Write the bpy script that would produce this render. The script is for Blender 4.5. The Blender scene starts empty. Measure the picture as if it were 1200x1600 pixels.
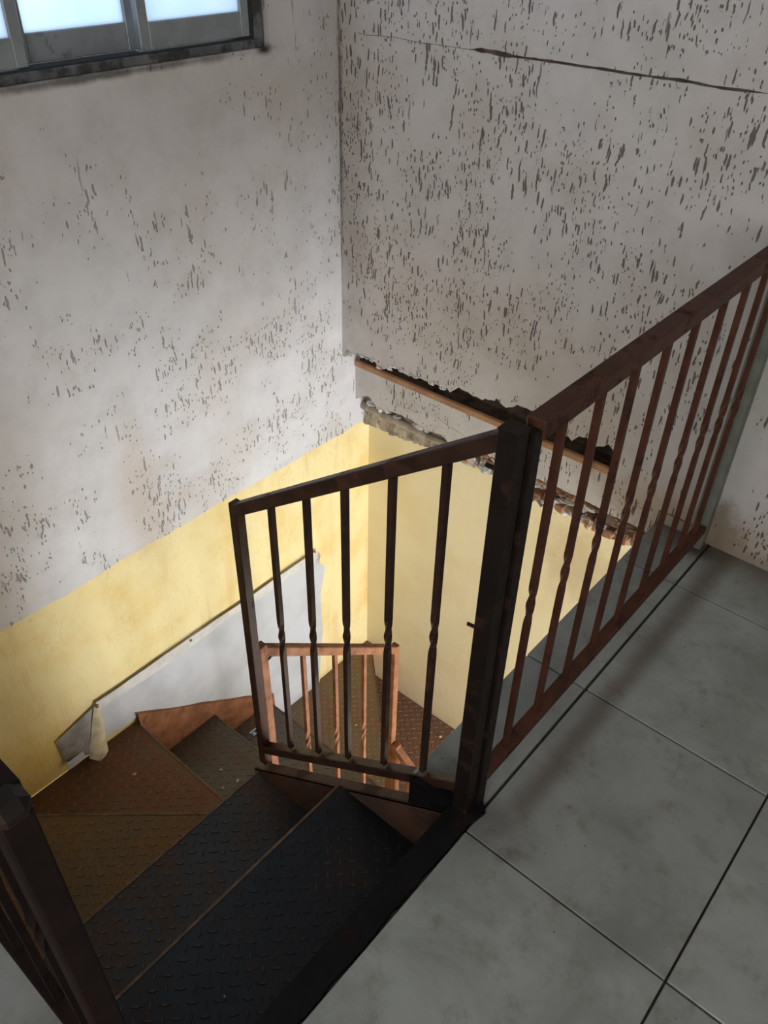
import bpy, bmesh, math, random
from mathutils import Vector, Matrix, noise
random.seed(7)
S = bpy.context.scene
COL = S.collection

# ------------------------------------------------------------------ camera
cam = bpy.data.cameras.new('camera')
camo = bpy.data.objects.new('camera', cam); COL.objects.link(camo)
f_px, pit, rol, yaw = 1281.8, .66272, -.0240526, .695567
cy, sy, cp, sp, cr, sr = math.cos(yaw), math.sin(yaw), math.cos(pit), math.sin(pit), math.cos(rol), math.sin(rol)
fw = Vector((-sy*cp, cy*cp, -sp)); rt0 = Vector((cy, sy, 0)); dn0 = Vector((sy*sp, -cy*sp, -cp))
rt = rt0*cr + dn0*sr; dn = -rt0*sr + dn0*cr
m = Matrix((rt, -dn, -fw)).transposed().to_4x4()
m.translation = (.496, -.905, 1.6)
camo.matrix_world = m
cam.sensor_fit = 'VERTICAL'; cam.sensor_height = 32; cam.lens = 32*f_px/1600
cam.clip_start = .02
S.camera = camo

# ------------------------------------------------------------------ world, lights, exposure
S.view_settings.view_transform = 'Standard'; S.view_settings.look = 'None'
S.view_settings.gamma = 1; S.view_settings.use_curve_mapping = False
S.view_settings.exposure = 0.0
W = bpy.data.worlds.new('world'); S.world = W; W.use_nodes = True
W.node_tree.nodes['Background'].inputs[0].default_value = (.80, .90, 1.0, 1)
W.node_tree.nodes['Background'].inputs[1].default_value = 1.9

def area(name, loc, target, sx, sy_, power, col):
    l = bpy.data.lights.new(name, 'AREA'); l.shape = 'RECTANGLE'; l.size = sx; l.size_y = sy_
    l.energy = power; l.color = col
    o = bpy.data.objects.new(name, l); COL.objects.link(o); o.location = loc
    o.rotation_euler = (Vector(target)-Vector(loc)).to_track_quat('-Z', 'Y').to_euler()
    return o
# daylight entering through the doorway at the foot of the stairs
area('downstairs_daylight', (2.05, .78, -1.32), (-1.5, .72, -.60), 1.0, 1.3, 92, (.90, .95, 1))
# daylight entering through the opening of the upper room behind the camera
area('upstairs_daylight', (.9, -2.9, 1.75), (-.6, 1.2, 1.0), 1.4, 1.3, 25.5, (1, .93, .86))
# weak fill light added on the right to brighten the shaded left wall
area('side_fill', (2.36, -1.0, 1.75), (-1.5, -.3, -.4), 1.0, .9, 3, (1, .95, .88))

# ------------------------------------------------------------------ helpers
WORLD = {}
def link(o, parent=None, loc=(0, 0, 0)):
    COL.objects.link(o)
    base = WORLD[parent.name] if parent else Vector((0, 0, 0))
    loc = Vector(loc); o.location = loc - base
    if parent: o.parent = parent
    WORLD[o.name] = loc
    return o
def empty(name, loc=(0, 0, 0), parent=None, **kw):
    o = bpy.data.objects.new(name, None); o.empty_display_size = .05
    link(o, parent, loc)
    for k, v in kw.items(): o[k] = v
    return o
def obj(name, bm, mat, parent=None, smooth=False, loc=None, **kw):
    """link the bmesh (in world coordinates) as one object, its origin at its centre"""
    if loc is None:
        n = max(1, len(bm.verts)); loc = Vector((0, 0, 0))
        lo = Vector((1e9,)*3); hi = -lo
        for v in bm.verts:
            for i in range(3): lo[i] = min(lo[i], v.co[i]); hi[i] = max(hi[i], v.co[i])
        loc = (lo+hi)/2
    bmesh.ops.translate(bm, verts=bm.verts, vec=-Vector(loc))
    bmesh.ops.recalc_face_normals(bm, faces=bm.faces)
    me = bpy.data.meshes.new(name); bm.to_mesh(me); bm.free()
    for mm in (mat if isinstance(mat, (list, tuple)) else [mat]): me.materials.append(mm)
    if smooth:
        for p in me.polygons: p.use_smooth = True
    o = bpy.data.objects.new(name, me); link(o, parent, loc)
    for k, v in kw.items(): o[k] = v
    return o
def share(src, name, loc, parent):
    o = src.copy(); COL.objects.link(o); o.parent = parent
    o.location = Vector(loc) - (WORLD[parent.name] if parent else Vector((0, 0, 0)))
    WORLD[o.name] = Vector(loc); return o
def box(bm, x0, x1, y0, y1, z0, z1, bev=0):
    vs = [bm.verts.new(p) for p in ((x0,y0,z0),(x1,y0,z0),(x1,y1,z0),(x0,y1,z0),(x0,y0,z1),(x1,y0,z1),(x1,y1,z1),(x0,y1,z1))]
    fs = [bm.faces.new([vs[i] for i in f]) for f in ((0,3,2,1),(4,5,6,7),(0,1,5,4),(1,2,6,5),(2,3,7,6),(3,0,4,7))]
    if bev:
        es = list({e for f in fs for e in f.edges})
        bmesh.ops.bevel(bm, geom=es, offset=bev, segments=1, affect='EDGES')
def prism(bm, pts, axis, a, b):
    """extrude a 2D outline along an axis between a and b"""
    def mk(p, t):
        return {'x': (t, p[0], p[1]), 'y': (p[0], t, p[1]), 'z': (p[0], p[1], t)}[axis]
    A = [bm.verts.new(mk(p, a)) for p in pts]; B = [bm.verts.new(mk(p, b)) for p in pts]
    n = len(pts)
    fa = bm.faces.new(A); fb = bm.faces.new(B[::-1])
    for i in range(n):
        j = (i+1) % n; bm.faces.new((A[i], B[i], B[j], A[j]))
    bmesh.ops.triangulate(bm, faces=[fa, fb])
def bar(bm, p, q, w, h, bev=.002, up=Vector((0, 0, 1))):
    """square tube between two points, mitred vertically (ends cut plumb)"""
    p, q = Vector(p), Vector(q); d = q-p
    hd = Vector((d.x, d.y, 0))
    if hd.length < 1e-6:
        box(bm, p.x-w/2, p.x+w/2, p.y-h/2, p.y+h/2, min(p.z, q.z), max(p.z, q.z), bev); return
    hd.normalize(); side = Vector((-hd.y, hd.x, 0))
    vs = []
    for c in (p, q):
        for a, b in ((-1,-1),(1,-1),(1,1),(-1,1)):
            vs.append(bm.verts.new(c + side*a*w/2 + up*b*h/2))
    fs = [bm.faces.new([vs[i] for i in f]) for f in ((0,1,2,3),(7,6,5,4),(0,4,5,1),(1,5,6,2),(2,6,7,3),(3,7,4,0))]
    if bev:
        bmesh.ops.bevel(bm, geom=list({e for f in fs for e in f.edges}), offset=bev, segments=1, affect='EDGES')
def jag(x, s, amp, seed=0):
    return amp*(noise.noise(Vector((x*s, seed, .3)))+.5*noise.noise(Vector((x*s*2.7, seed+5, .1))))

# ------------------------------------------------------------------ materials
class N:
    def __init__(s, name):
        s.m = bpy.data.materials.new(name); s.m.use_nodes = True; s.t = s.m.node_tree
        s.b = s.t.nodes['Principled BSDF']
        s.geo = s.new('ShaderNodeNewGeometry')
    def new(s, t, **kw):
        n = s.t.nodes.new(t)
        for k, v in kw.items(): setattr(n, k, v)
        return n
    def set(s, i, v):
        if hasattr(v, 'links') or isinstance(v, bpy.types.NodeSocket): s.t.links.new(v, i)
        else: i.default_value = v
    def mapn(s, scale, src=None, off=(0, 0, 0)):
        n = s.new('ShaderNodeMapping'); s.t.links.new(src or s.geo.outputs['Position'], n.inputs[0])
        n.inputs['Scale'].default_value = scale; n.inputs['Location'].default_value = off
        return n.outputs[0]
    def noise(s, scale, vec=None, detail=4, rough=.55, dist=0):
        n = s.new('ShaderNodeTexNoise'); s.t.links.new(vec or s.geo.outputs['Position'], n.inputs['Vector'])
        n.inputs['Scale'].default_value = scale; n.inputs['Detail'].default_value = detail
        n.inputs['Roughness'].default_value = rough; n.inputs['Distortion'].default_value = dist
        return n.outputs[0]
    def ramp(s, fac, a, b, lo=0., hi=1., clamp=True):
        n = s.new('ShaderNodeMapRange'); n.clamp = clamp; n.interpolation_type = 'SMOOTHSTEP'
        s.set(n.inputs[0], fac)
        for i, v in zip((1, 2, 3, 4), (a, b, lo, hi)): s.set(n.inputs[i], v)
        return n.outputs[0]
    def math(s, op, a, b=0.):
        n = s.new('ShaderNodeMath', operation=op); s.set(n.inputs[0], a); s.set(n.inputs[1], b); return n.outputs[0]
    def mix(s, fac, a, b):
        n = s.new('ShaderNodeMix', data_type='RGBA'); s.set(n.inputs[0], fac)
        for i, v in ((6, a), (7, b)):
            s.set(n.inputs[i], v if not isinstance(v, tuple) else (v[0], v[1], v[2], 1))
        return n.outputs[2]
    def sep(s):
        n = s.new('ShaderNodeSeparateXYZ'); s.t.links.new(s.geo.outputs['Position'], n.inputs[0]); return n.outputs
    def bump(s, h, dist, strength=1.):
        n = s.new('ShaderNodeBump'); n.inputs['Distance'].default_value = dist; n.inputs['Strength'].default_value = strength
        s.set(n.inputs['Height'], h)
        if s.b.inputs['Normal'].links: s.t.links.new(s.b.inputs['Normal'].links[0].from_socket, n.inputs['Normal'])
        s.t.links.new(n.outputs[0], s.b.inputs['Normal'])
    def col(s, c): s.set(s.b.inputs['Base Color'], c if not isinstance(c, tuple) else (*c, 1))
    def rough(s, v): s.set(s.b.inputs['Roughness'], v)
    def blob(s, c, r, soft=.5, warp=0.):
        """soft stain or painted shade around a point; r are the radii along x, y, z"""
        mp = s.new('ShaderNodeVectorMath', operation='SUBTRACT'); s.t.links.new(s.geo.outputs['Position'], mp.inputs[0]); mp.inputs[1].default_value = c
        dv = s.new('ShaderNodeVectorMath', operation='DIVIDE'); s.t.links.new(mp.outputs[0], dv.inputs[0]); dv.inputs[1].default_value = r
        ln = s.new('ShaderNodeVectorMath', operation='LENGTH'); s.t.links.new(dv.outputs[0], ln.inputs[0])
        d = ln.outputs['Value']
        if warp: d = s.math('ADD', d, s.math('MULTIPLY', s.math('SUBTRACT', s.noise(14, detail=6), .5), warp))
        return s.ramp(d, 1., 1.-soft)

def pits(n, scale, off, size, keep, mask):
    """trowel pits: elongated cells, a random share of them kept"""
    v = n.new('ShaderNodeTexVoronoi'); v.feature = 'F1'; v.inputs['Randomness'].default_value = 1
    warp = n.new('ShaderNodeVectorMath', operation='MULTIPLY_ADD')
    nz = n.new('ShaderNodeTexNoise'); nz.inputs['Scale'].default_value = 40; nz.inputs['Detail'].default_value = 3
    n.t.links.new(n.geo.outputs['Position'], nz.inputs['Vector'])
    n.t.links.new(nz.outputs['Color'], warp.inputs[0]); warp.inputs[1].default_value = (.010, .010, .02)
    lat = n.new('ShaderNodeTexNoise'); lat.inputs['Scale'].default_value = 5; lat.inputs['Detail'].default_value = 2
    n.t.links.new(n.geo.outputs['Position'], lat.inputs['Vector'])
    lw = n.new('ShaderNodeVectorMath', operation='MULTIPLY_ADD'); n.t.links.new(lat.outputs['Color'], lw.inputs[0]); lw.inputs[1].default_value = (.035, .035, .0)
    n.t.links.new(n.geo.outputs['Position'], lw.inputs[2])
    n.t.links.new(lw.outputs[0], warp.inputs[2])
    n.t.links.new(n.mapn(scale, warp.outputs[0], off), v.inputs['Vector']); v.inputs['Scale'].default_value = 1
    sp_ = n.new('ShaderNodeSeparateColor'); n.t.links.new(v.outputs['Color'], sp_.inputs[0])
    rad = n.math('MULTIPLY', sp_.outputs[1], size)
    inside = n.ramp(n.math('SUBTRACT', v.outputs['Distance'], rad), .06, -.06)
    kept = n.ramp(n.math('SUBTRACT', n.math('ADD', mask, keep-1), sp_.outputs[0]), -.03, .03)
    return n.math('MULTIPLY', inside, kept)

def plaster(name, base, pitcol, dens, wall, paint=None):
    n = N(name); x, y, z = n.sep()
    big = n.noise(2.2, detail=5, rough=.6)
    mid = n.noise(9, detail=6, rough=.65)
    c = n.mix(n.ramp(mid, .35, .75), base, tuple(k*.86 for k in base))
    c = n.mix(n.ramp(big, .42, .72, 0, .6), c, (base[0]*.80, base[1]*.72, base[2]*.62))
    msk = n.ramp(n.noise(4.5, detail=5, rough=.65), .38, .60, .38, 1.05)
    if wall == 'left':
        side = n.ramp(z, 1.0, -.1, .74, 1.)
    else:
        side = n.ramp(x, .05, -.9, .85, 1.)
    if wall == 'back': msk = n.math('MAXIMUM', msk, n.math('MULTIPLY', n.ramp(z, 1.24, 1.3), n.ramp(n.noise(5.5, detail=4), .3, .55, .3, 1.)))
    msk = n.math('MULTIPLY', msk, side)
    a = 1.0
    sc = (118, 118, 19)
    p1 = pits(n, sc, (0, 0, 0), .42, dens, msk)
    p2 = pits(n, (110, 110, 7.5), (3.3, 7.1, 1.7), .36, dens*.66, msk)
    p3 = pits(n, (150, 150, 70), (1.3, 2.1, 5.7), .42, dens*(.72 if wall == 'back' else 1), msk)
    p4 = pits(n, (66, 66, 3.6), (9.3, 4.1, 2.7), .17, .085 if wall == 'left' else .16, 1.)
    p = n.math('MAXIMUM', n.math('MAXIMUM', p1, p2), n.math('MAXIMUM', p3, n.math('MULTIPLY', p4, .8)))
    if paint:
        edge = n.math('ADD', z, n.math('MULTIPLY', n.math('SUBTRACT', n.noise(6, detail=5), .5), .035))
        yel = n.ramp(edge, -.243, -.249)
        yc = n.mix(n.ramp(n.noise(4, detail=6, rough=.6), .4, .7), paint, (paint[0]*.92, paint[1]*.82, paint[2]*.62))
        drip = n.ramp(n.noise(1, n.mapn((9, 9, 1.1)), detail=4), .52, .74, 0, .5)
        yc = n.mix(drip, yc, (paint[0]*.80, paint[1]*.60, paint[2]*.42))
        c = n.mix(yel, c, yc)
        p = n.math('MULTIPLY', p, n.ramp(yel, 0, 1, 1, .12))
    # stains with a shape of their own
    if wall == 'left':
        st = n.blob((-1.5, .23, -.05), (.3, .13, .50), .95, .7)
        c = n.mix(n.math('MULTIPLY', st, .36), c, (.52, .36, .22))
        st = n.blob((-1.5, -.1, .35), (.3, .25, .5), .9, .9)
        c = n.mix(n.math('MULTIPLY', st, .25), c, (.42, .33, .25))
        st = n.blob((-1.5, .90, 1.192), (.3, .05, .022), .9, .6)
        st2 = n.blob((-1.5, .35, 1.19), (.3, .75, .018), .9, 1.2)
        c = n.mix(n.math('MAXIMUM', st, n.math('MULTIPLY', st2, .8)), c, (.04, .036, .035))
        st = n.blob((-1.5, -.45, -.95), (.3, .42, .35), .9, .6)
        c = n.mix(n.math('MULTIPLY', st, .6), c, (.85, .58, .13))
    else:
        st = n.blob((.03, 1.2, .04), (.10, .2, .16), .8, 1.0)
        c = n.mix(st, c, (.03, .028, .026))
        st = n.blob((-.05, 1.2, .05), (.45, .2, .14), .9, .8)
        c = n.mix(n.math('MULTIPLY', st, .7), c, (.44, .32, .2))
        st = n.blob((.25, 1.2, .0), (.6, .2, .07), .9, .7)
        c = n.mix(n.math('MULTIPLY', st, .7), c, (.28, .21, .15))
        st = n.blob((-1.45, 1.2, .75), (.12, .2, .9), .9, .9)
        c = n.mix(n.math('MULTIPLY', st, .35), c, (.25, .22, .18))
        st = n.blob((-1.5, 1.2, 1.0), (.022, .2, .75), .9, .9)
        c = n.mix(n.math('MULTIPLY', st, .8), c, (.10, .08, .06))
        st = n.blob((.02, 1.2, .9), (.09, .2, 1.3), .9, .3)
        c = n.mix(n.math('MULTIPLY', st, .25), c, (.45, .47, .38))
    c = n.mix(n.math('MULTIPLY', p, .84 if wall == 'back' else .62), c, pitcol)
    n.col(c); n.rough(.85)
    h = n.math('SUBTRACT', n.math('MULTIPLY', n.noise(25, detail=5), .5), n.math('MULTIPLY', p, 1.0))
    n.bump(h, .006, .9)
    return n.m

M = {}
M['wall_left'] = plaster('plaster_left', (.70, .67, .665), (.16, .115, .09), .44, 'left', paint=(.88, .73, .38))
M['wall_back'] = plaster('plaster_back', (.66, .62, .595), (.095, .062, .042), .68, 'back')

n = N('yellow_paint'); x, y, z = n.sep()
c = n.mix(n.ramp(n.noise(3.5, detail=6), .4, .7), (.90, .79, .52), (.86, .72, .44))
c = n.mix(n.math('MULTIPLY', n.blob((-.42, 1.37, -.48), (.26, .4, .3), .9, .9), .45), c, (.45, .28, .12))  # patch of shading painted into the wall colour below the rubble
c = n.mix(n.math('MULTIPLY', n.blob((-1.38, 1.37, -.40), (.16, .4, .2), .9, .9), .35), c, (.50, .36, .14))
c = n.mix(n.ramp(n.noise(38, n.mapn((1, 1, .6)), detail=2), .73, .78, 0, .5), c, (.35, .22, .1))
n.col(c); n.rough(.6); n.bump(n.noise(30, detail=5), .003, .6); M['yellow'] = n.m

def simple(name, col, rough=.6, metal=0., nscale=20, var=.25, bump=0., rust=None, rthr=.6, rscale=8):
    n = N(name)
    c = n.mix(n.ramp(n.noise(nscale, detail=5), .3, .7), tuple(k*(1-var) for k in col), tuple(min(1, k*(1+var)) for k in col))
    r = rough
    if rust:
        f = n.ramp(n.noise(rscale, detail=8, rough=.7), rthr-.06, rthr+.06)
        c = n.mix(f, c, rust); r = n.math('ADD', n.math('MULTIPLY', f, .35), rough)
    n.col(c); n.rough(r); n.b.inputs['Metallic'].default_value = metal
    if bump: n.bump(n.noise(nscale*3, detail=4), bump, .8)
    return n.m
M['black_paint'] = simple('black_brown_paint', (.014, .009, .007), .5, rust=(.040, .016, .009), rthr=.58, rscale=14)
M['brown_paint'] = simple('red_brown_paint', (.082, .029, .017), .5, rust=(.045, .02, .014), rthr=.58, rscale=10, bump=.0006)
M['primer'] = simple('oxide_primer', (.28, .115, .055), .6, rust=(.16, .07, .04), rthr=.6, rscale=9, bump=.0006)
M['dark_brown'] = simple('dark_brown_paint', (.042, .020, .014), .4, rust=(.075, .03, .018), rthr=.58, rscale=12)
M['near_post'] = simple('near_black_red_paint', (.012, .005, .004), .8, rust=(.020, .008, .006), rthr=.6)
M['stringer_brown'] = simple('stringer_brown', (.075, .034, .021), .7, rust=(.05, .025, .017), rthr=.55, rscale=7)
M['nosing'] = simple('worn_rusty_nosing', (.13, .075, .038), .5, .2, nscale=30, var=.4)
for k_ in ('near_post', 'black_paint', 'dark_brown', 'brown_paint', 'primer'): M[k_].node_tree.nodes['Principled BSDF'].inputs['Specular IOR Level'].default_value = .2
M['grey_post'] = simple('grey_green_paint', (.16, .17, .14), .5, var=.15, rust=(.06, .05, .04), rthr=.68)
M['steel_frame'] = simple('dirty_black_steel', (.007, .006, .007), .7, rust=(.020, .010, .007), rthr=.6, rscale=9, bump=.001)
M['steel_frame'].node_tree.nodes['Principled BSDF'].inputs['Specular IOR Level'].default_value = .12
def tread_mat(name, a, b, thr, rough):
    n = N(name)
    f = n.ramp(n.noise(5, detail=9, rough=.68), thr-.12, thr+.12)
    c = n.mix(f, a, b); c = n.mix(n.ramp(n.noise(60, detail=3), .62, .75, 0, .5), c, (b[0]*1.6, b[1]*1.5, b[2]*1.4))
    n.col(c); n.rough(n.math('ADD', n.math('MULTIPLY', f, .25), rough)); n.b.inputs['Metallic'].default_value = .25
    n.bump(n.noise(90, detail=4), .0008, .7); return n.m
TC = [('black', (.006, .006, .008), (.022, .012, .008), .60, .40), ('dark_worn', (.022, .022, .022), (.065, .032, .015), .56, .42),
      ('ochre_brown', (.10, .062, .022), (.16, .085, .028), .5, .5), ('brown', (.095, .055, .030), (.15, .068, .034), .48, .5),
      ('olive_dark', (.080, .068, .048), (.11, .065, .04), .58, .42), ('grey_olive', (.10, .09, .075), (.15, .085, .055), .6, .45),
      ('olive', (.17, .125, .075), (.22, .13, .075), .5, .5), ('red_brown', (.16, .095, .070), (.19, .105, .075), .5, .55)]
TM = [tread_mat('tread_'+a, *k) for a, *k in TC]
up_ = lambda c, k: tuple(v_*k+.006 for v_ in c)
LM = [tread_mat('worn_lugs_'+a, up_(b, 1.5 if b[0] < .09 else 1.2), (c_[0]*1.25+.055, c_[1]*1.2+.026, c_[2]*1.1+.010), t_-.06, r_-.06) for a, b, c_, t_, r_ in TC]

n = N('floor_tile'); oi = n.new('ShaderNodeObjectInfo')
tint = n.ramp(oi.outputs['Random'], 0, 1, .93, 1.06)
c = n.mix(n.ramp(n.noise(4, detail=7, rough=.65, dist=.4), .35, .7), (.41, .425, .395), (.27, .28, .25))
c = n.mix(n.ramp(n.noise(11, detail=6, rough=.7), .50, .74, 0, .7), c, (.20, .17, .135))
v = n.new('ShaderNodeTexNoise'); v.noise_type = 'RIDGED_MULTIFRACTAL'; v.inputs['Scale'].default_value = 2.6; v.inputs['Detail'].default_value = 2
n.t.links.new(n.geo.outputs['Position'], v.inputs['Vector'])
c = n.mix(n.ramp(v.outputs[0], 1.35, 1.6, 0, .18), c, (.5, .52, .48))
c = n.mix(n.ramp(n.noise(70, detail=1), .76, .80, 0, .7), c, (.06, .05, .045))
# darker brown band beside the railing; dirt in the corner and at the stair edge
x, y, z = n.sep()
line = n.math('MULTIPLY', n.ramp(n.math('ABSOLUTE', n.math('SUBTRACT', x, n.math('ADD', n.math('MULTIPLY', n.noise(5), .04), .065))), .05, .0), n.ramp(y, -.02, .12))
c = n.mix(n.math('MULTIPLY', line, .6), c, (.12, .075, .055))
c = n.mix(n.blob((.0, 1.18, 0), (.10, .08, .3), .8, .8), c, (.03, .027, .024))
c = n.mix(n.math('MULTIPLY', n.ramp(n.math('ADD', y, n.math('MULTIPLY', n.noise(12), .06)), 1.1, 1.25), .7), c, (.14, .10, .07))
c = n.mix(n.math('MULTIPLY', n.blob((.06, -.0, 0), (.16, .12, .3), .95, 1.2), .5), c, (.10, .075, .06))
c = n.mix(n.math('MULTIPLY', tint, .80), (0, 0, 0), c)
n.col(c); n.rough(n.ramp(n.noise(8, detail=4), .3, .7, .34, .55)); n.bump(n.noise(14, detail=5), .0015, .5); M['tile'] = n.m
M['grout'] = simple('dark_grout', (.06, .042, .03), .9, nscale=40, bump=.002)
M['mortar'] = simple('grey_mortar', (.46, .39, .31), .95, nscale=14, var=.4, bump=.004, rust=(.25, .13, .06), rthr=.6, rscale=9)
M['lime'] = simple('crumbled_lime_plaster', (.62, .60, .58), .95, nscale=30, var=.4, bump=.004, rust=(.40, .20, .09), rthr=.58, rscale=14)
M['roll_mortar'] = simple('rolled_mortar', (.34, .28, .22), .8, nscale=12, var=.35, bump=.002, rust=(.45, .40, .34), rthr=.55, rscale=16)
M['brick'] = simple('broken_red_brick', (.27, .125, .065), .9, nscale=18, var=.35, bump=.003, rust=(.42, .24, .14), rthr=.6, rscale=22)
M['dark_core'] = simple('dark_wall_core', (.10, .066, .046), .95, nscale=22, var=.6, bump=.008, rust=(.12, .07, .045), rthr=.6, rscale=20)
M['crack'] = simple('dirt_in_crack', (.11, .08, .06), .95, nscale=30, var=.5)
M['bar'] = simple('orange_brown_bar', (.42, .22, .11), .7, nscale=12, var=.2, bump=.001, rust=(.22, .12, .07), rthr=.62, rscale=9)
M['alu'] = simple('dull_aluminium', (.30, .32, .34), .45, .35, nscale=15, var=.12, rust=(.10, .10, .10), rthr=.62, rscale=9)
M['grimy_frame'] = simple('grimy_window_frame', (.16, .165, .17), .6, .2, nscale=9, var=.3, rust=(.065, .06, .056), rthr=.52, rscale=11)
M['alu_dark'] = simple('dark_track', (.03, .035, .045), .6, nscale=15)
M['ceiling'] = simple('ceiling_paint', (.6, .58, .55), .9)
M['concrete'] = simple('concrete', (.22, .21, .2), .95, bump=.004)
M['chrome'] = simple('zinc_bolt', (.5, .52, .56), .35, .8)
n = N('fabric_sheet'); c = n.mix(n.ramp(n.noise(5, detail=4), .35, .7), (.58, .575, .59), (.48, .475, .485))
c = n.mix(n.math('MULTIPLY', n.blob((-1.49, 1.04, -.82), (.2, .035, .06), .9, .6), .7), c, (.32, .22, .14))
n.col(c); n.rough(.9); n.bump(n.noise(2, n.mapn((600, 600, 600)), detail=1), .0006, .4); M['fabric'] = n.m
M['fabric_grey'] = simple('fabric_underside', (.30, .27, .24), .9)
M['fabric_cream'] = simple('cream_fold', (.62, .52, .34), .9)
M['fabric_hem'] = simple('hem', (.64, .60, .55), .9, var=.1)
M['thread'] = simple('hem_cord', (.28, .19, .09), .9)
M['crumb'] = simple('crumb', (.62, .50, .30), .9)
# frosted glass with a few scratches
n = N('frosted_pane'); t = n.t
tr = n.new('ShaderNodeBsdfTranslucent'); gl = n.new('ShaderNodeBsdfGlossy'); gl.inputs['Roughness'].default_value = .25
df = n.mix(n.ramp(n.noise(3, detail=3), .3, .7), (.84, .91, .96), (.76, .85, .93))
lines = n.ramp(n.noise(2.4, n.mapn((1, 1.5, .35), off=(0, 2, 0)), detail=5, dist=.6), .497, .5)
l2 = n.math('MULTIPLY', lines, n.ramp(n.noise(2.4, n.mapn((1, 1.5, .35), off=(0, 2, 0)), detail=5, dist=.6), .505, .501))
n.set(tr.inputs[0], n.mix(n.math('MULTIPLY', l2, .35), df, (.45, .52, .58)))
ms = n.new('ShaderNodeMixShader'); ms.inputs[0].default_value = .06
t.links.new(tr.outputs[0], ms.inputs[1]); t.links.new(gl.outputs[0], ms.inputs[2])
t.links.new(ms.outputs[0], t.nodes['Material Output'].inputs[0]); M['pane'] = n.m

# ================================================================== SETTING
XL, XR, YF, ZC = -1.5, 2.4, -3.0, 2.7
# floor: slabs around the stair opening, tiles laid on top
fl = bmesh.new()
box(fl, -.145, XR+.1, -.02, 1.36, -.13, -.012)
box(fl, .02, XR+.1, -.80, -.02, -.13, -.012)
box(fl, XL-.1, XR+.1, YF-.1, -.795, -.13, -.012)
floor = obj('floor', fl, M['grout'], kind='structure')
YJ = [-2.61, -2.10, -1.585, -1.07, -.555, -.048, .462, .976, 1.215]
XJ = [-1.5, -1.12, -.61, -.12, .026, .482, .990, 1.50, 2.01, 2.40]
g = .0022
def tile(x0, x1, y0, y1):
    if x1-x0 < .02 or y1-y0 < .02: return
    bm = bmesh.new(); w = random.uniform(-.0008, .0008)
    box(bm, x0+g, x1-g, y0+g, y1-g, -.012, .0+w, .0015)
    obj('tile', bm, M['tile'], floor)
for j in range(len(YJ)-1):
    y0, y1 = YJ[j], YJ[j+1]
    for i in range(len(XJ)-1):
        x0, x1 = XJ[i], XJ[i+1]
        if j >= 5:                       # beside the level railing
            if x1 <= .03: continue
            tile(x0, x1, max(y0, -.048), y1)
        elif j == 4:                     # -.555 .. -.048
            if x1 <= .03: continue
            tile(x0, x1, y0, y1)
        elif j == 3:                     # -1.07 .. -.555, opening starts at -.80
            if x1 <= .03: tile(x0, x1, y0, -.795)
            else: tile(x0, x1, y0, y1)
        else: tile(x0, x1, y0, y1)
for y0, y1 in ((-.010, .462), (.462, .976), (.976, 1.215)): tile(-.150, .023, y0, y1)

# left wall with the window opening
WZ0, WZ1, WY0, WY1 = 1.196, 2.05, -1.35, .922
wl = bmesh.new()
box(wl, XL-.16, XL, YF-.1, 1.40, -3.0, WZ0)
box(wl, XL-.16, XL, YF-.1, WY0, WZ0, ZC)
box(wl, XL-.16, XL, WY1, 1.40, WZ0, ZC)
box(wl, XL-.16, XL, WY0, WY1, WZ1, ZC)
obj('wall_left', wl, M['wall_left'], kind='structure')

# back wall: plaster above, slot with bar, recessed band, rubble edge, yellow wall below
back = empty('wall_back', (XL, 1.21, 0), kind='structure')
SLOT = [(-1.51,.095),(-1.487,.106),(-1.439,.133),(-1.403,.141),(-1.351,.145),(-1.315,.123),(-1.264,.131),(-1.252,.156),(-1.184,.141),(-1.136,.151),(-1.088,.153),(-1.024,.151),(-.977,.148),(-.951,.174),(-.89,.172),(-.84,.166),(-.779,.192),(-.74,.173),(-.7,.201),(-.623,.203),(-.553,.168),(-.484,.158),(-.46,.183),(-.436,.187),(-.4,.169),(-.359,.192),(-.34,.186),(-.331,.09)]
def rough_line(pts, amp, step=.012, seed=1):
    out = []
    for (x0, z0), (x1, z1) in zip(pts, pts[1:]):
        k = max(1, int(math.hypot(x1-x0, z1-z0)/step))
        for i in range(k):
            t_ = i/k; x_ = x0+(x1-x0)*t_; z_ = z0+(z1-z0)*t_
            out.append((x_, z_ + (amp*(noise.noise(Vector((x_*55, seed, 0)))+.6*noise.noise(Vector((x_*160, seed, 2)))) if 0 < i or out else 0)))
    out.append(pts[-1]); return out
slot = rough_line(SLOT, .009)
CR = 1.214
def crack_half(x_):
    a = max(0., min(1, (x_+1.0)/.04))*max(0., min(1, (-.12-x_)/.12))
    fine = .0009*max(0., min(1, (x_+1.45)/.05))*max(0., min(1, (-.95-x_)/.05))
    return fine + a*(.0030 + .0028*(noise.noise(Vector((x_*25, 3, 0)))+.2) + (.003 if -.98 < x_ < -.86 else 0))
xs = [-1.51+i*.0125 for i in range(int((XR+.1+1.51)/.0125)+1)]
def crz(x_): return CR+.007*(x_+1.5)/1.3 + .004*noise.noise(Vector((x_*9, 0, 0)))
low_edge = [(-.331, .09), (-.31, -.055), (-.22, -.052), (-.155, -.06), (-.150, .045), (-.02, .047), (-.018, 0), (XR+.1, 0)]
bm = bmesh.new()
prism(bm, slot + low_edge[1:] + [(x_, crz(x_)-crack_half(x_)) for x_ in xs[::-1]], 'y', 1.21, 1.30)
obj('lower_plaster', bm, M['wall_back'], back)
bm = bmesh.new()
prism(bm, [(x_, crz(x_)+max(crack_half(x_), .0)) for x_ in xs] + [(XR+.1, ZC), (-1.51, ZC)], 'y', 1.2065, 1.30)
obj('upper_plaster', bm, M['wall_back'], back)
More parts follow.
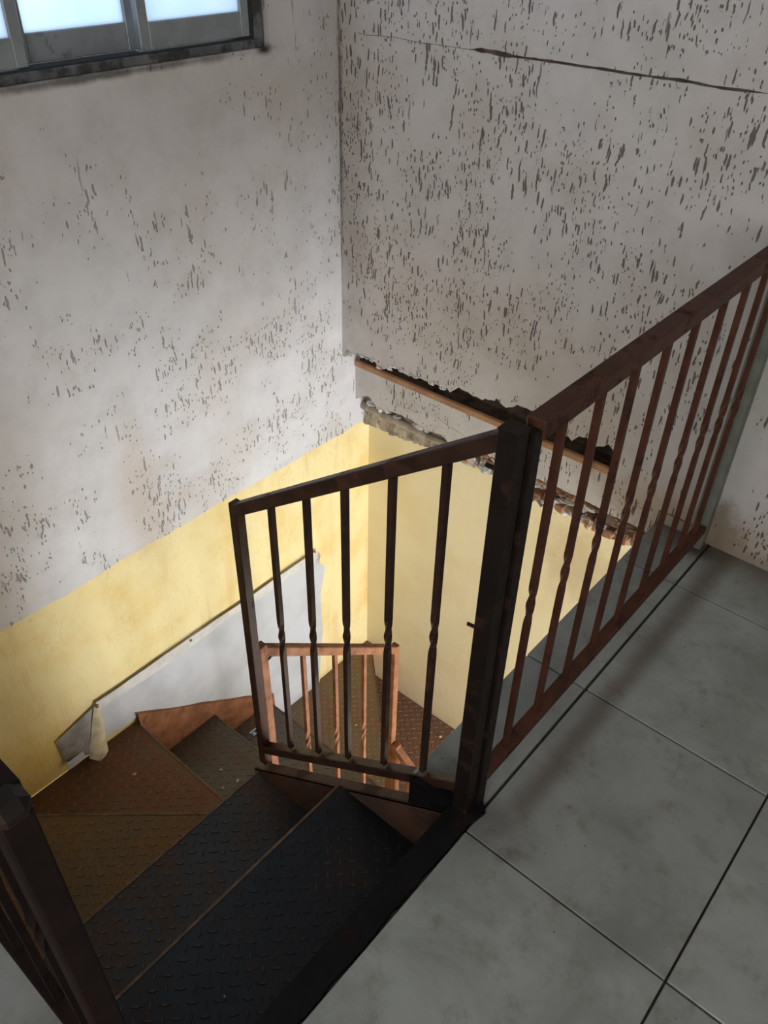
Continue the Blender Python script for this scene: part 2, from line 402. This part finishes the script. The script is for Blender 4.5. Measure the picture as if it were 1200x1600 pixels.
bm = bmesh.new(); box(bm, -1.52, XR+.1, 1.37, 1.47, -.12, ZC); box(bm, -.34, XR+.1, 1.228, 1.38, -.11, .16); box(bm, -1.5, -.335, 1.312, 1.38, -.05, .052)
obj('wall_core', bm, M['dark_core'], back)
bm = bmesh.new(); box(bm, -1.49, 0, 1.217, 1.30, 1.18, 1.25)
obj('crack_filling', bm, M['crack'], back)
bm = bmesh.new(); box(bm, -.15, -.018, 1.214, 1.3, -.01, .036, .003)
obj('base_strip', bm, M['wall_back'], back)
def yb(x_): return 1.285+(x_+1.5)*(-.055/1.14)
BAND = [(-1.51,-.12),(-1.491,-.113),(-1.428,-.076),(-1.381,-.107),(-1.296,-.095),(-1.187,-.086),(-1.117,-.101),(-1.069,-.091),(-1.031,-.085),(-1.003,-.104),(-.859,-.074),(-.782,-.074),(-.66,-.075),(-.568,-.067),(-.51,-.062),(-.415,-.061),(-.32,-.064)]
band = rough_line(BAND, .008, seed=4)
bm = bmesh.new()
prism(bm, band + [(-.32, .085), (-1.51, .036)], 'y', 0, .03)
for v_ in bm.verts: v_.co.y += yb(v_.co.x)
obj('recessed_band', bm, M['wall_back'], back)
bm = bmesh.new()
vs = []
bar(bm, (-1.50, yb(-1.5)+.002, .046), (-.335, yb(-.335)+.002, .090), .018, .024, .003)
obj('ledge_bar', bm, M['bar'], back, label='orange-brown bar')
# rubble between the band and the yellow wall
def blobmesh(bm, c, r, seed, sub=2, rough=.35):
    ret = bmesh.ops.create_icosphere(bm, subdivisions=sub, radius=1)
    for v_ in ret['verts']:
        k = 1+rough*noise.noise(v_.co*1.9+Vector((seed*3.1, seed, 0)))+rough*.6*noise.noise(v_.co*5+Vector((seed, 0, 2)))
        v_.co = Vector((v_.co.x*r[0]*k, v_.co.y*r[1]*k, v_.co.z*r[2]*k)) + Vector(c)
def RB(x_): # rubble bottom
    P_ = [(-1.514,-.262),(-1.443,-.25),(-1.356,-.246),(-1.26,-.238),(-1.152,-.219),(-1.012,-.202),(-.916,-.21),(-.805,-.2),(-.676,-.205),(-.58,-.202),(-.473,-.194),(-.37,-.203),(-.286,-.195),(-.239,-.2),(-.14,-.17)]
    for (a, b), (c_, d) in zip(P_, P_[1:]):
        if x_ <= c_: return b+(d-b)*(x_-a)/(c_-a)
    return -.17
bm = bmesh.new(); NX, NZ = 230, 14; grid = []
for i in range(NX+1):
    x_ = -1.51+1.39*i/NX; row = []
    for k in range(NZ+1):
        t_ = k/NZ; z_ = -.05+(RB(x_)-(-.05))*t_ + (.008*noise.noise(Vector((x_*40, 9, t_))) if k == NZ else 0)
        p3 = Vector((x_*16, z_*24, 1.7))
        dpt = .020*noise.noise(p3)+.012*noise.noise(p3*3)+.006*noise.noise(p3*8)
        amp = .55 if x_ < -1.0 else 1.6
        yy = 1.335-.045*(x_+1.5) - amp*dpt + .012*math.sin(t_*3.1)
        row.append(bm.verts.new((x_, yy, z_)))
    grid.append(row)
for i in range(NX):
    for k in range(NZ): bm.faces.new((grid[i][k], grid[i+1][k], grid[i+1][k+1], grid[i][k+1]))
bt = [bm.verts.new((r_[-1].co.x, 1.44, r_[-1].co.z)) for r_ in grid]
for i in range(NX): bm.faces.new((grid[i][-1], grid[i+1][-1], bt[i+1], bt[i]))
obj('mortar_edge', bm, M['mortar'], back, smooth=False)
bm = bmesh.new(); NP = 60; rings = []
for i in range(NP+1):
    x_ = -1.5+.62*i/NP; r_ = .017-.005*i/NP
    rings.append([bm.verts.new((x_, 1.330-.045*(x_+1.5)+r_*math.cos(a), -.168+.02*(x_+1.5)+r_*math.sin(a)+.002*noise.noise(Vector((x_*30, a, 0))))) for a in [k*math.pi/6 for k in range(12)]])
for i in range(NP):
    for k in range(12): bm.faces.new((rings[i][k], rings[i][(k+1) % 12], rings[i+1][(k+1) % 12], rings[i+1][k]))
obj('mortar_roll', bm, M['roll_mortar'], back, smooth=True)  # mortar roll added to give the groove its pipe-like shading
random.seed(21)
bm = bmesh.new()
for i in range(46):
    x_ = random.uniform(-1.02, -.30); t_ = random.random()
    blobmesh(bm, (x_, 1.315-.05*(x_+1.5)-random.uniform(0, .012), -.085-.085*t_), (random.uniform(.008, .034), random.uniform(.008, .02), random.uniform(.005, .014)), i, 2, .6)
for i in range(14):
    x_ = random.uniform(-1.45, -1.12)
    blobmesh(bm, (x_, 1.315, -.12-.02*random.random()), (random.uniform(.01, .03), .014, random.uniform(.005, .012)), i+70, 2, .6)
obj('plaster_rubble', bm, M['lime'], back, kind='stuff')
bm = bmesh.new()
for i in range(26):
    x_ = -1.46+i*.018 + random.uniform(-.006, .006)
    k_ = min(range(len(slot)), key=lambda q_: abs(slot[q_][0]-x_))
    blobmesh(bm, (x_, 1.213, slot[k_][1]+random.uniform(-.004, .004)), (random.uniform(.007, .016), .006, random.uniform(.003, .008)), i+200, 2, .7)
obj('plaster_flakes', bm, M['lime'], back, kind='stuff')
bm = bmesh.new()
for i in range(44):
    x_ = -.90+i*.0165+random.uniform(-.005, .005)
    if x_ > -.17 or random.random() < .12: continue
    blobmesh(bm, (x_, yb(x_)+.012, -.078+.004*math.sin(i*.7)-.012*random.random()), (random.uniform(.010, .020), .012, random.uniform(.003, .007)), i+300, 2, .6)
obj('orange_mortar_crumbs', bm, M['bar'], back, kind='stuff')
random.seed(5)
for i, (x_, z_, w, h, rot) in enumerate([(-.90,-.115,.05,.022,-.15),(-.80,-.122,.05,.02,.1),(-.60,-.16,.036,.026,.2),(-.545,-.155,.03,.03,-.3),(-.50,-.165,.034,.03,.1),(-.43,-.15,.03,.034,.25),(-.385,-.165,.02,.045,.0),(-.35,-.16,.02,.04,.15),(-.305,-.165,.035,.035,-.2),(-.25,-.15,.04,.05,.1),(-.20,-.135,.03,.06,0)]):
    bm = bmesh.new(); box(bm, -w/2, w/2, -.03, .03, -h/2, h/2, .003)
    bmesh.ops.subdivide_edges(bm, edges=bm.edges, cuts=1)
    for v_ in bm.verts: v_.co += Vector((1, 1, 1))*.004*noise.noise(v_.co*60+Vector((i, 0, 0)))
    bmesh.ops.rotate(bm, verts=bm.verts, cent=(0, 0, 0), matrix=Matrix.Rotation(rot*.5, 3, 'Y'))
    bmesh.ops.translate(bm, verts=bm.verts, vec=(x_, 1.322-.05*(x_+1.5), z_+.012))
    obj('brick_fragment', bm, M['brick'], back)
bm = bmesh.new(); box(bm, XL-.02, XR+.1, 1.37, 1.47, -3.0, -.12)
obj('wall_stairwell', bm, M['yellow'], kind='structure')

# the rest of the shell (mostly behind the camera or below the floor)
bm = bmesh.new(); box(bm, XR, XR+.1, YF, -1.55, 0, ZC); box(bm, XR, XR+.1, -.45, 1.21, 0, ZC); box(bm, XR, XR+.1, -1.55, -.45, 0, 1.2); box(bm, XR, XR+.1, -1.55, -.45, 2.3, ZC)
obj('wall_right', bm, M['ceiling'], kind='structure')
bm = bmesh.new()
box(bm, XL, .15, YF-.1, YF, 0, ZC); box(bm, 1.65, XR, YF-.1, YF, 0, ZC); box(bm, .15, 1.65, YF-.1, YF, 0, 1.0); box(bm, .15, 1.65, YF-.1, YF, 2.45, ZC)
obj('wall_front', bm, M['ceiling'], kind='structure')
bm = bmesh.new(); box(bm, XL-.16, XR+.1, YF-.1, 1.47, ZC, ZC+.1)
obj('ceiling', bm, M['ceiling'], kind='structure')
bm = bmesh.new(); box(bm, XL, 2.5, -.93, -.81, -3.0, -.13)
obj('wall_under_landing', bm, M['yellow'], kind='structure')
bm = bmesh.new(); box(bm, XL, 2.6, -.93, 1.47, -3.0, -2.9)
obj('floor_lower', bm, M['concrete'], kind='structure')

# steel edge trim along the stair opening, ragged against the tiles
bm = bmesh.new(); pts = []
for i in range(60):
    y_ = -.795+.765*i/59; pts.append((.024+jag(y_, 30, .006, 2), y_))
prism(bm, pts + [(-.035, -.03), (-.035, -.795)], 'z', -.20, .002)
obj('trim_1', bm, M['steel_frame'], kind='structure')
bm = bmesh.new(); box(bm, -.146, .0, -.0225, -.0195, -.20, -.002)
obj('trim_2', bm, M['steel_frame'], kind='structure')

# window
win = empty('window_1', (XL-.06, -.2, WZ0), kind='structure')
fx0, fx1 = XL-.12, XL-.012
bm = bmesh.new()
box(bm, fx0, fx1, WY0, WY1-.012, WZ0, WZ0+.022, .002); box(bm, fx0, fx1, WY0, WY1-.012, WZ1-.03, WZ1, .002)
box(bm, fx0, fx1, WY0, WY0+.03, WZ0+.022, WZ1-.03); box(bm, fx0, fx1, WY1-.042, WY1-.012, WZ0+.022, WZ1-.03, .002)
obj('window_frame', bm, M['grimy_frame'], win)
bm = bmesh.new(); box(bm, fx0+.01, fx1-.006, WY1-.052, WY1-.042, WZ0+.03, WZ1-.03); box(bm, fx0+.01, fx1-.006, WY0+.03, WY1-.05, WZ0+.022, WZ0+.027)
obj('track', bm, M['alu_dark'], win)
def sash(y0, y1, xc):
    s_ = empty('sash', (xc, (y0+y1)/2, WZ0+.03), win)
    z0, z1 = WZ0+.030, WZ1-.03; w = .030
    bm = bmesh.new()
    box(bm, xc-.011, xc+.011, y0, y0+w, z0, z1, .002); box(bm, xc-.011, xc+.011, y1-w, y1, z0, z1, .002)
    box(bm, xc-.011, xc+.011, y0+w, y1-w, z0, z0+.062, .002); box(bm, xc-.011, xc+.011, y0+w, y1-w, z1-.04, z1, .002)
    obj('sash_frame', bm, M['alu'], s_)
    bm = bmesh.new(); box(bm, xc-.002, xc+.002, y0+w-.002, y1-w+.002, z0+.058, z1-.038)
    obj('pane', bm, M['pane'], s_)
sash(.50, .868, XL-.030); sash(.178, .515, XL-.062); sash(-.30, .184, XL-.030); sash(-.80, -.29, XL-.062); sash(-1.32, -.79, XL-.030)

# ================================================================== STAIRCASE
stair = empty('staircase', (-.7, .3, -2.9), label='winding steel staircase of rusty chequered treads dropping below the tiled landing', category='stairs')
ZT = [-.248, -.513, -.76, -1.00, -1.262, -1.45, -1.63, -1.86, -2.11, -2.36, -2.61]
IN = (-.70, .0)
TR = [  # outlines seen from above (each runs a little under the tread before it)
  [(-.035,-.775),(-.035,-.024),(-.365,-.024),(-.365,-.775)],
  [(-.345,-.775),(-.345,-.024),(-.700,-.024),(-.700,-.775)],
  [(-.68,-.775),(-.68,-.012),(-.71,-.012),(-1.46,-.685),(-1.495,-.72),(-1.495,-.775)],
  [(-.70,-.03),(-1.47,-.71),(-1.495,-.73),(-1.495,.015),(-.70,.015)],
  [(-.70,-.01),(-1.495,-.01),(-1.495,.352),(-.70,.352)],
  [(-.70,.335),(-1.495,.335),(-1.495,.650),(-.70,.650)],
  [(-.70,.63),(-1.495,.63),(-1.495,1.368),(-1.47,1.368),(-.715,.655)],
  [(-.72,.63),(-1.495,1.34),(-1.495,1.368),(-.62,1.368),(-.62,.61)],
  [(-.64,.61),(-.64,1.368),(-.36,1.368),(-.36,.61)],
  [(-.38,.61),(-.38,1.368),(-.08,1.368),(-.08,.61)],
  [(-.10,.61),(-.10,1.368),(.20,1.368),(.20,.61)]]
NOSE = [((-.365,-.775),(-.365,-.024)),((-.700,-.775),(-.700,-.024)),((-1.495,-.72),(-.71,-.012)),((-1.495,.015),(-.70,.015)),((-1.495,.352),(-.70,.352)),((-1.495,.650),(-.70,.650)),((-1.47,1.368),(-.715,.655)),((-.62,1.368),(-.62,.61)),((-.36,1.368),(-.36,.61)),((-.08,1.368),(-.08,.61)),((.20,1.368),(.20,.61))]
def inside(p, poly):
    c_ = False; j = len(poly)-1
    for i in range(len(poly)):
        a, b = poly[i], poly[j]
        if (a[1] > p[1]) != (b[1] > p[1]) and p[0] < (b[0]-a[0])*(p[1]-a[1])/(b[1]-a[1])+a[0]: c_ = not c_
        j = i
    return c_
for i, pol in enumerate(TR):
    z = ZT[i]; mt = TM[min(i, 7)]
    bm = bmesh.new(); prism(bm, pol, 'z', z-.005, z)
    (ax, ay), (bx_, by) = NOSE[i]; d = Vector((bx_-ax, by-ay, 0)).normalized(); nrm = Vector((-d.y, d.x, 0))*.0034
    t_ = obj('tread', bm, mt, stair)
    bm = bmesh.new()
    # folded front lip
    q = [Vector((ax, ay, 0))-nrm, Vector((bx_, by, 0))-nrm, Vector((bx_, by, 0))+nrm, Vector((ax, ay, 0))+nrm]
    prism(bm, [(v_.x, v_.y) for v_ in q], 'z', z-.035, z+.0022)
    obj('nosing', bm, M['nosing'], t_)
    if i < len(TR)-1:
        zz = ZT[i+1]; bm = bmesh.new()
        prism(bm, [(v_.x, v_.y) for v_ in q], 'z', zz-.004, z-.0355)
        obj('riser', bm, M['primer'], t_)
    if i < 9:
        # raised chequer lugs
        bm = bmesh.new(); pit_ = .0285; R45 = math.pi/4
        x0 = min(p[0] for p in pol); x1 = max(p[0] for p in pol); y0 = min(p[1] for p in pol); y1 = max(p[1] for p in pol)
        for a in range(-60, 60):
            for b in range(-60, 60):
                u, v_ = a*pit_, b*pit_
                X = (x0+x1)/2+(u-v_)*.7071; Y = (y0+y1)/2+(u+v_)*.7071
                if not inside((X, Y), pol): continue
                e = .016
                if not all(inside((X+dx, Y+dy), pol) for dx, dy in ((e, 0), (-e, 0), (0, e), (0, -e))): continue
                an = R45 + (math.pi/2 if (a+b) % 2 else 0)
                ca, sa = math.cos(an), math.sin(an); L, w, h = .0142, .0034, .0022
                P4 = [(L, 0), (0, w), (-L, 0), (0, -w)]
                bs = [bm.verts.new((X+p*ca-q_*sa, Y+p*sa+q_*ca, z-.0002)) for p, q_ in P4]
                tp = [bm.verts.new((X+.72*(p*ca-q_*sa), Y+.72*(p*sa+q_*ca), z+h)) for p, q_ in P4]
                bm.faces.new(tp)
                for k in range(4): bm.faces.new((bs[k], bs[(k+1) % 4], tp[(k+1) % 4], tp[k]))
        obj('chequer_pattern', bm, LM[min(i, 7)], t_, kind='stuff')

def channel(name, pts_top, depth, axis, face, fl_dir, mat, t=.006, flw=.032):
    """C-channel stringer: plate whose top edge follows two points (s, z); flanges reach out by flw"""
    (s0, z0), (s1, z1) = pts_top
    bm = bmesh.new()
    a, b = sorted((face, face+fl_dir*t)); ax = 'y' if axis == 'x' else 'x'
    prism(bm, [(s0, z0), (s1, z1), (s1, z1-depth), (s0, z0-depth)], ax, a, b)
    a, b = sorted((face, face+fl_dir*flw))
    prism(bm, [(s0, z0), (s1, z1), (s1, z1-t), (s0, z0-t)], ax, a, b)
    prism(bm, [(s0, z0-depth+t), (s1, z1-depth+t), (s1, z1-depth), (s0, z0-depth)], ax, a, b)
    return obj(name, bm, mat, stair)
channel('stringer', ((.0, .0), (-.715, -.512)), .30, 'x', -.026, 1, M['stringer_brown'])
channel('stringer', ((-.03, -.08), (-.70, -.56)), .24, 'x', -.778, -1, M['brown_paint'])
channel('stringer', ((.02, -.945), (.64, -1.44)), .30, 'y', -.700, 1, M['primer'])
channel('stringer', ((-.68, -1.60), (.30, -2.40)), .26, 'x', .60, -1, M['primer'])
# wall-side stringer with its rounded lower end
bm = bmesh.new()
pr = [(.022, -.945), (.645, -1.398), (.668, -1.405), (.684, -1.425), (.686, -1.50), (.686, -1.66), (.022, -1.25)]
prism(bm, pr, 'x', -1.497, -1.472)
obj('stringer', bm, M['primer'], stair)
# ================================================================== RAILINGS
H = .835
def baluster_mesh(name):
    bm = bmesh.new(); hw = .0062; rows = []; n_ = 64
    for i in range(n_+1):
        z = H*i/n_
        t_ = min(1, max(0, (z-.37)/.13)); a = math.pi*(t_*t_*(3-2*t_))
        sc = 1.0
        rows.append([bm.verts.new((hw*1.414*math.cos(a+math.pi/4+k*math.pi/2)*sc, hw*1.414*math.sin(a+math.pi/4+k*math.pi/2)*sc, z)) for k in range(4)])
    for i in range(n_):
        for k in range(4): bm.faces.new((rows[i][k], rows[i][(k+1) % 4], rows[i+1][(k+1) % 4], rows[i+1][k]))
    bm.faces.new(rows[0][::-1]); bm.faces.new(rows[-1])
    me = bpy.data.meshes.new(name); bm.to_mesh(me); bm.free(); return me
def balusters(parent, spots, mat):
    me = baluster_mesh('baluster'); me.materials.append(mat)
    for p in spots:
        o = bpy.data.objects.new('baluster', me); link(o, parent, p)

# level railing along the landing
r1 = empty('guard_railing', (0, .6, 0), label='level red-brown steel guard railing with twisted balusters running along the landing to the back wall', category='railing')
bm = bmesh.new(); bar(bm, (0, .035, .9535), (0, 1.155, .9535), .034, .034); obj('top_rail', bm, M['brown_paint'], r1)
bm = bmesh.new(); bar(bm, (0, .035, .086), (0, 1.155, .086), .030, .024); obj('bottom_rail', bm, M['brown_paint'], r1)
balusters(r1, [(0, y_, .0975) for y_ in (.123, .248, .373, .500, .625, .760, .882, .995, 1.10)], M['brown_paint'])
bm = bmesh.new(); box(bm, -.0125, .0125, .016, .041, 0, .955, .002); obj('end_stile', bm, M['black_paint'], r1)
bm = bmesh.new(); box(bm, -.030, .014, 1.165, 1.2, 0, 1.62, .002); obj('wall_post', bm, M['grey_post'], r1, label='grey-green post against the wall')

def sloped(name, p0, p1, z_top0, z_top1, label, mat, spots, stile0=True, stile1=True, ext=0):
    """panel whose rails descend with the stair; z_top are heights of the top rail's upper face"""
    x0, y0 = p0; x1, y1 = p1
    r = empty(name, ((x0+x1)/2, (y0+y1)/2, (z_top0+z_top1)/2-.92), label=label, category='railing')
    th = .036; tw = .028
    bm = bmesh.new(); bar(bm, (x0, y0, z_top0-th/2), (x1, y1, z_top1-th/2), tw, th); obj('top_rail', bm, mat, r)
    bm = bmesh.new(); bar(bm, (x0, y0, z_top0-.887-th/2+.01), (x1, y1, z_top1-.887-th/2+.01), tw, th*.9); obj('bottom_rail', bm, mat, r)
    d = Vector((x1-x0, y1-y0, 0)).normalized()
    for on, (x, y), zt, sg in ((stile0, p0, z_top0, 1), (stile1, p1, z_top1, -1)):
        if on:
            bm = bmesh.new(); w = .026
            cx, cy_ = x+d.x*sg*w/2*0, y+d.y*sg*w/2*0
            box(bm, cx-w/2, cx+w/2, cy_-w/2, cy_+w/2, zt-.96-ext, zt+.001, .002); obj('stile', bm, mat, r)
    L = math.hypot(x1-x0, y1-y0)
    pts = []
    for x, y in spots:
        t_ = math.hypot(x-x0, y-y0)/L
        pts.append((x, y, z_top0+(z_top1-z_top0)*t_-th-H+.0))
    balusters(r, pts, mat)
    return r
g1 = sloped('stair_railing', (-.03, 0), (-.692, 0), .957, .480, 'dark sloping railing on the first flight, hung from the black corner post', M['dark_brown'],
       [(-.128, 0), (-.241, 0), (-.357, 0), (-.463, 0), (-.573, 0)], stile0=False)
bm = bmesh.new(); box(bm, -.030, .006, -.022, .010, 0, .966, .002); post = obj('corner_post', bm, M['black_paint'], g1, label='black square corner post')
bm = bmesh.new(); prism(bm, [(-.135, -.028), (.028, -.030), (.036, .012), (.012, .035), (-.09, .022)], 'z', .0005, .007)
obj('base_plate', bm, M['steel_frame'], g1)
bm = bmesh.new(); box(bm, -.031, .007, -.023, .011, .966, .969, .001); obj('post_cap', bm, M['black_paint'], g1)
for z_ in (.885, .54):
    bm = bmesh.new(); bar(bm, (-.030, -.005, z_), (-.050, -.012, z_+.004), .006, .006, .001); obj('hinge_pin', bm, M['black_paint'], g1)
bm = bmesh.new(); bmesh.ops.create_cone(bm, segments=8, radius1=.007, radius2=.006, depth=.012, cap_ends=True, matrix=Matrix.Translation((-.712, -.012, -.36)) @ Matrix.Rotation(math.pi/2, 4, 'Y'))
box(bm, -.722, -.716, -.024, .0, -.372, -.350, .001)
obj('wing_nut', bm, M['chrome'], g1, label='zinc wing nut')
g2 = sloped('stair_railing', (-.70, .032), (-.70, .602), -.015, -.476, 'orange-brown railing on the second flight, below and behind the dark sloping railing', M['primer'],
       [(-.70, y_) for y_ in (.18, .31, .445)], ext=.06)
bm = bmesh.new(); bar(bm, (-.70, .047, -.09), (-.70, .075, -.082), .006, .006, .001); obj('hinge_pin', bm, M['black_paint'], g2)
g3 = sloped('stair_railing', (-.672, .60), (.15, .60), -1.00, -1.655, 'lowest orange-brown handrail starting at the foot of the second-flight railing', M['primer'],
       [(-.60, .60), (-.48, .60), (-.36, .60), (-.24, .60), (-.12, .60), (0, .60)], ext=.0)
# railing on the near side of the opening
r2 = empty('guard_railing', (-.7, -.80, 0), label='near railing at the lower left, its thick dark post topped with a worn blue-black cap', category='railing')
bm = bmesh.new(); bar(bm, (-.02, -.80, .94), (-1.49, -.80, .94), .034, .034); obj('top_rail', bm, M['near_post'], r2)
bm = bmesh.new(); bar(bm, (-.02, -.80, .060), (-1.49, -.80, .060), .030, .024); obj('bottom_rail', bm, M['near_post'], r2)
balusters(r2, [(-.165-.125*i, -.80, .0715) for i in range(11)], M['near_post'])
bm = bmesh.new(); box(bm, -.026, .006, -.82, -.788, 0, .945, .003); obj('post', bm, M['near_post'], r2)
bm = bmesh.new(); box(bm, -.029, .009, -.823, -.785, .935, .964, .010); obj('post_cap', bm, M['black_paint'], r2, label='worn blue-black cap')

# ================================================================== SHEET ON THE WALL
sheet = empty('wall_sheet', (-1.49, .45, -1.2), label='off-white cloth sheet tacked to the yellow wall above the winding treads', category='cloth')
def bot(y_):
    P_ = [(-.115,-.955),(.03,-.975),(.576,-1.39),(.66,-1.48),(.70,-1.60),(.74,-1.635),(.80,-1.640),(.90,-1.635),(1.01,-1.62),(1.07,-1.5)]
    if y_ <= P_[0][0]: return P_[0][1]
    for (a, b), (c_, d) in zip(P_, P_[1:]):
        if y_ <= c_: return b+(d-b)*(y_-a)/(c_-a)
    return P_[-1][1]
def rgt(t_):  # right edge wobble by height fraction 0 top .. 1 bottom
    P_ = [(0, 1.0), (.05, 1.045), (.1, 1.03), (.18, 1.066), (.33, 1.034), (.65, 1.036), (.86, 1.005), (1, .995)]
    for (a, b), (c_, d) in zip(P_, P_[1:]):
        if t_ <= c_: return b+(d-b)*(t_-a)/(c_-a)
    return 1.0
bm = bmesh.new(); NY, NZ = 90, 46; G = []
for i in range(NY+1):
    row = []
    for k in range(NZ+1):
        t_ = k/NZ; yr = rgt(t_); y_ = -.115+(yr+.115)*i/NY
        z_ = -.765-.004*math.sin(i*.3) + (bot(y_)+.765)*t_
        x_ = -1.4965 + .010*t_*(.6+.9*noise.noise(Vector((y_*6, z_*1.5, 0)))) + .0035*(1+noise.noise(Vector((y_*16, z_*3, 4)))) + .003*noise.noise(Vector((y_*4+z_*9, 1, 2)))
        row.append(bm.verts.new((max(x_, -1.4985), y_, z_)))
    G.append(row)
for i in range(NY):
    for k in range(NZ): bm.faces.new((G[i][k], G[i+1][k], G[i+1][k+1], G[i][k+1]))
obj('cloth', bm, M['fabric'], sheet, smooth=True)
bm = bmesh.new(); G = []
for i in range(61):
    y_ = -.113+1.13*i/60; w_ = .052+.012*noise.noise(Vector((y_*3, 0, 0)))
    G.append([bm.verts.new((-1.4865+.003*math.sin(k*1.2)+.002*noise.noise(Vector((y_*9, k, 0))), y_, -.763-w_*k/4)) for k in range(5)])
for i in range(60):
    for k in range(4): bm.faces.new((G[i][k], G[i+1][k], G[i+1][k+1], G[i][k+1]))
obj('hem', bm, M['fabric_hem'], sheet, smooth=True)
bm = bmesh.new()
prev = None
for i in range(41):
    y_ = -.115+1.115*i/40; p_ = Vector((-1.487, y_, -.761-.004*math.sin(i*.31)))
    if prev: bar(bm, prev, p_, .0025, .003, 0)
    prev = p_
obj('cord', bm, M['thread'], sheet)
# loose left end: grey flap, cream fold, white tip
def patch(name, P_, mat, bulge, par):
    """quad patch A(top-left) B(top-right) C(bottom-right) D(bottom-left), bulging from the wall"""
    bm = bmesh.new(); A, B, C, D = [Vector(p) for p in P_]; G = []
    for i in range(13):
        row = []
        for k in range(13):
            s_, t_ = i/12, k/12; p = (A*(1-s_)+B*s_)*(1-t_)+(D*(1-s_)+C*s_)*t_
            p.x += bulge*math.sin(math.pi*s_)*(.3+.7*t_)+.003*noise.noise(p*25)
            row.append(bm.verts.new(p))
        G.append(row)
    for i in range(12):
        for k in range(12): bm.faces.new((G[i][k], G[i+1][k], G[i+1][k+1], G[i][k+1]))
    obj(name, bm, mat, par, smooth=True)
patch('loose_flap', [(-1.495,-.285,-.822),(-1.490,-.115,-.775),(-1.47,-.155,-.965),(-1.49,-.277,-.945)], M['fabric_grey'], .012, sheet)
patch('cream_fold', [(-1.485,-.125,-.775),(-1.480,-.105,-.79),(-1.455,-.135,-1.045),(-1.465,-.205,-.975)], M['fabric_cream'], .016, sheet)
patch('white_tip', [(-1.475,-.275,-.935),(-1.47,-.215,-.925),(-1.462,-.215,-.955),(-1.468,-.285,-.965)], M['fabric'], .004, sheet)
for y_, z_ in ((.31, -.775), (-.112, -.775), (.998, -.762)):
    bm = bmesh.new(); bmesh.ops.create_icosphere(bm, subdivisions=1, radius=.006, matrix=Matrix.Translation((-1.482, y_, z_)))
    obj('tack', bm, M['thread'], sheet)

# ================================================================== CRUMBS ON THE TREADS
random.seed(11)
WHERE = {0: 'topmost black tread', 1: 'second dark tread below the landing', 3: 'brown winding tread under the tacked sheet', 4: 'dark square tread beside the red stringer',
         5: 'grey-olive tread at the end of the sheet', 6: 'olive corner tread behind the lower railing', 7: 'red-brown tread against the pale yellow back wall'}
def crumb(x_, y_, z_, r_, k, first=[None]):
    if first[0] is None:
        bm = bmesh.new(); blobmesh(bm, (x_, y_, z_+.004), (.008, .006, .005), 3, 2, .5)
        o = obj('plaster_crumb', bm, M['crumb'], category='crumb'); first[0] = o
    else:
        o = share(first[0], 'plaster_crumb', (x_, y_, z_+.004), None)
    o['label'] = 'small pale plaster crumb on the ' + WHERE[k]; o['group'] = 'plaster crumbs on the ' + WHERE[k]
    o.scale = (r_, r_, r_); o.rotation_euler = (0, 0, x_*50)
CR_ = [(-1.24,.19,4),(-1.22,.10,4),(-1.15,.20,4),(-1.17,.14,4),(-1.05,.02,4),(-1.30,-.13,3),(-1.17,.92,6),(-1.32,.80,6),(-.86,.50,5),(-.92,1.28,7),(-.88,1.18,7),(-.45,-.33,1),(-.20,-.55,0)]
for x_, y_, k in CR_: crumb(x_, y_, ZT[k], random.uniform(.55, 1.0)*(.5 if k < 3 else 1), k)
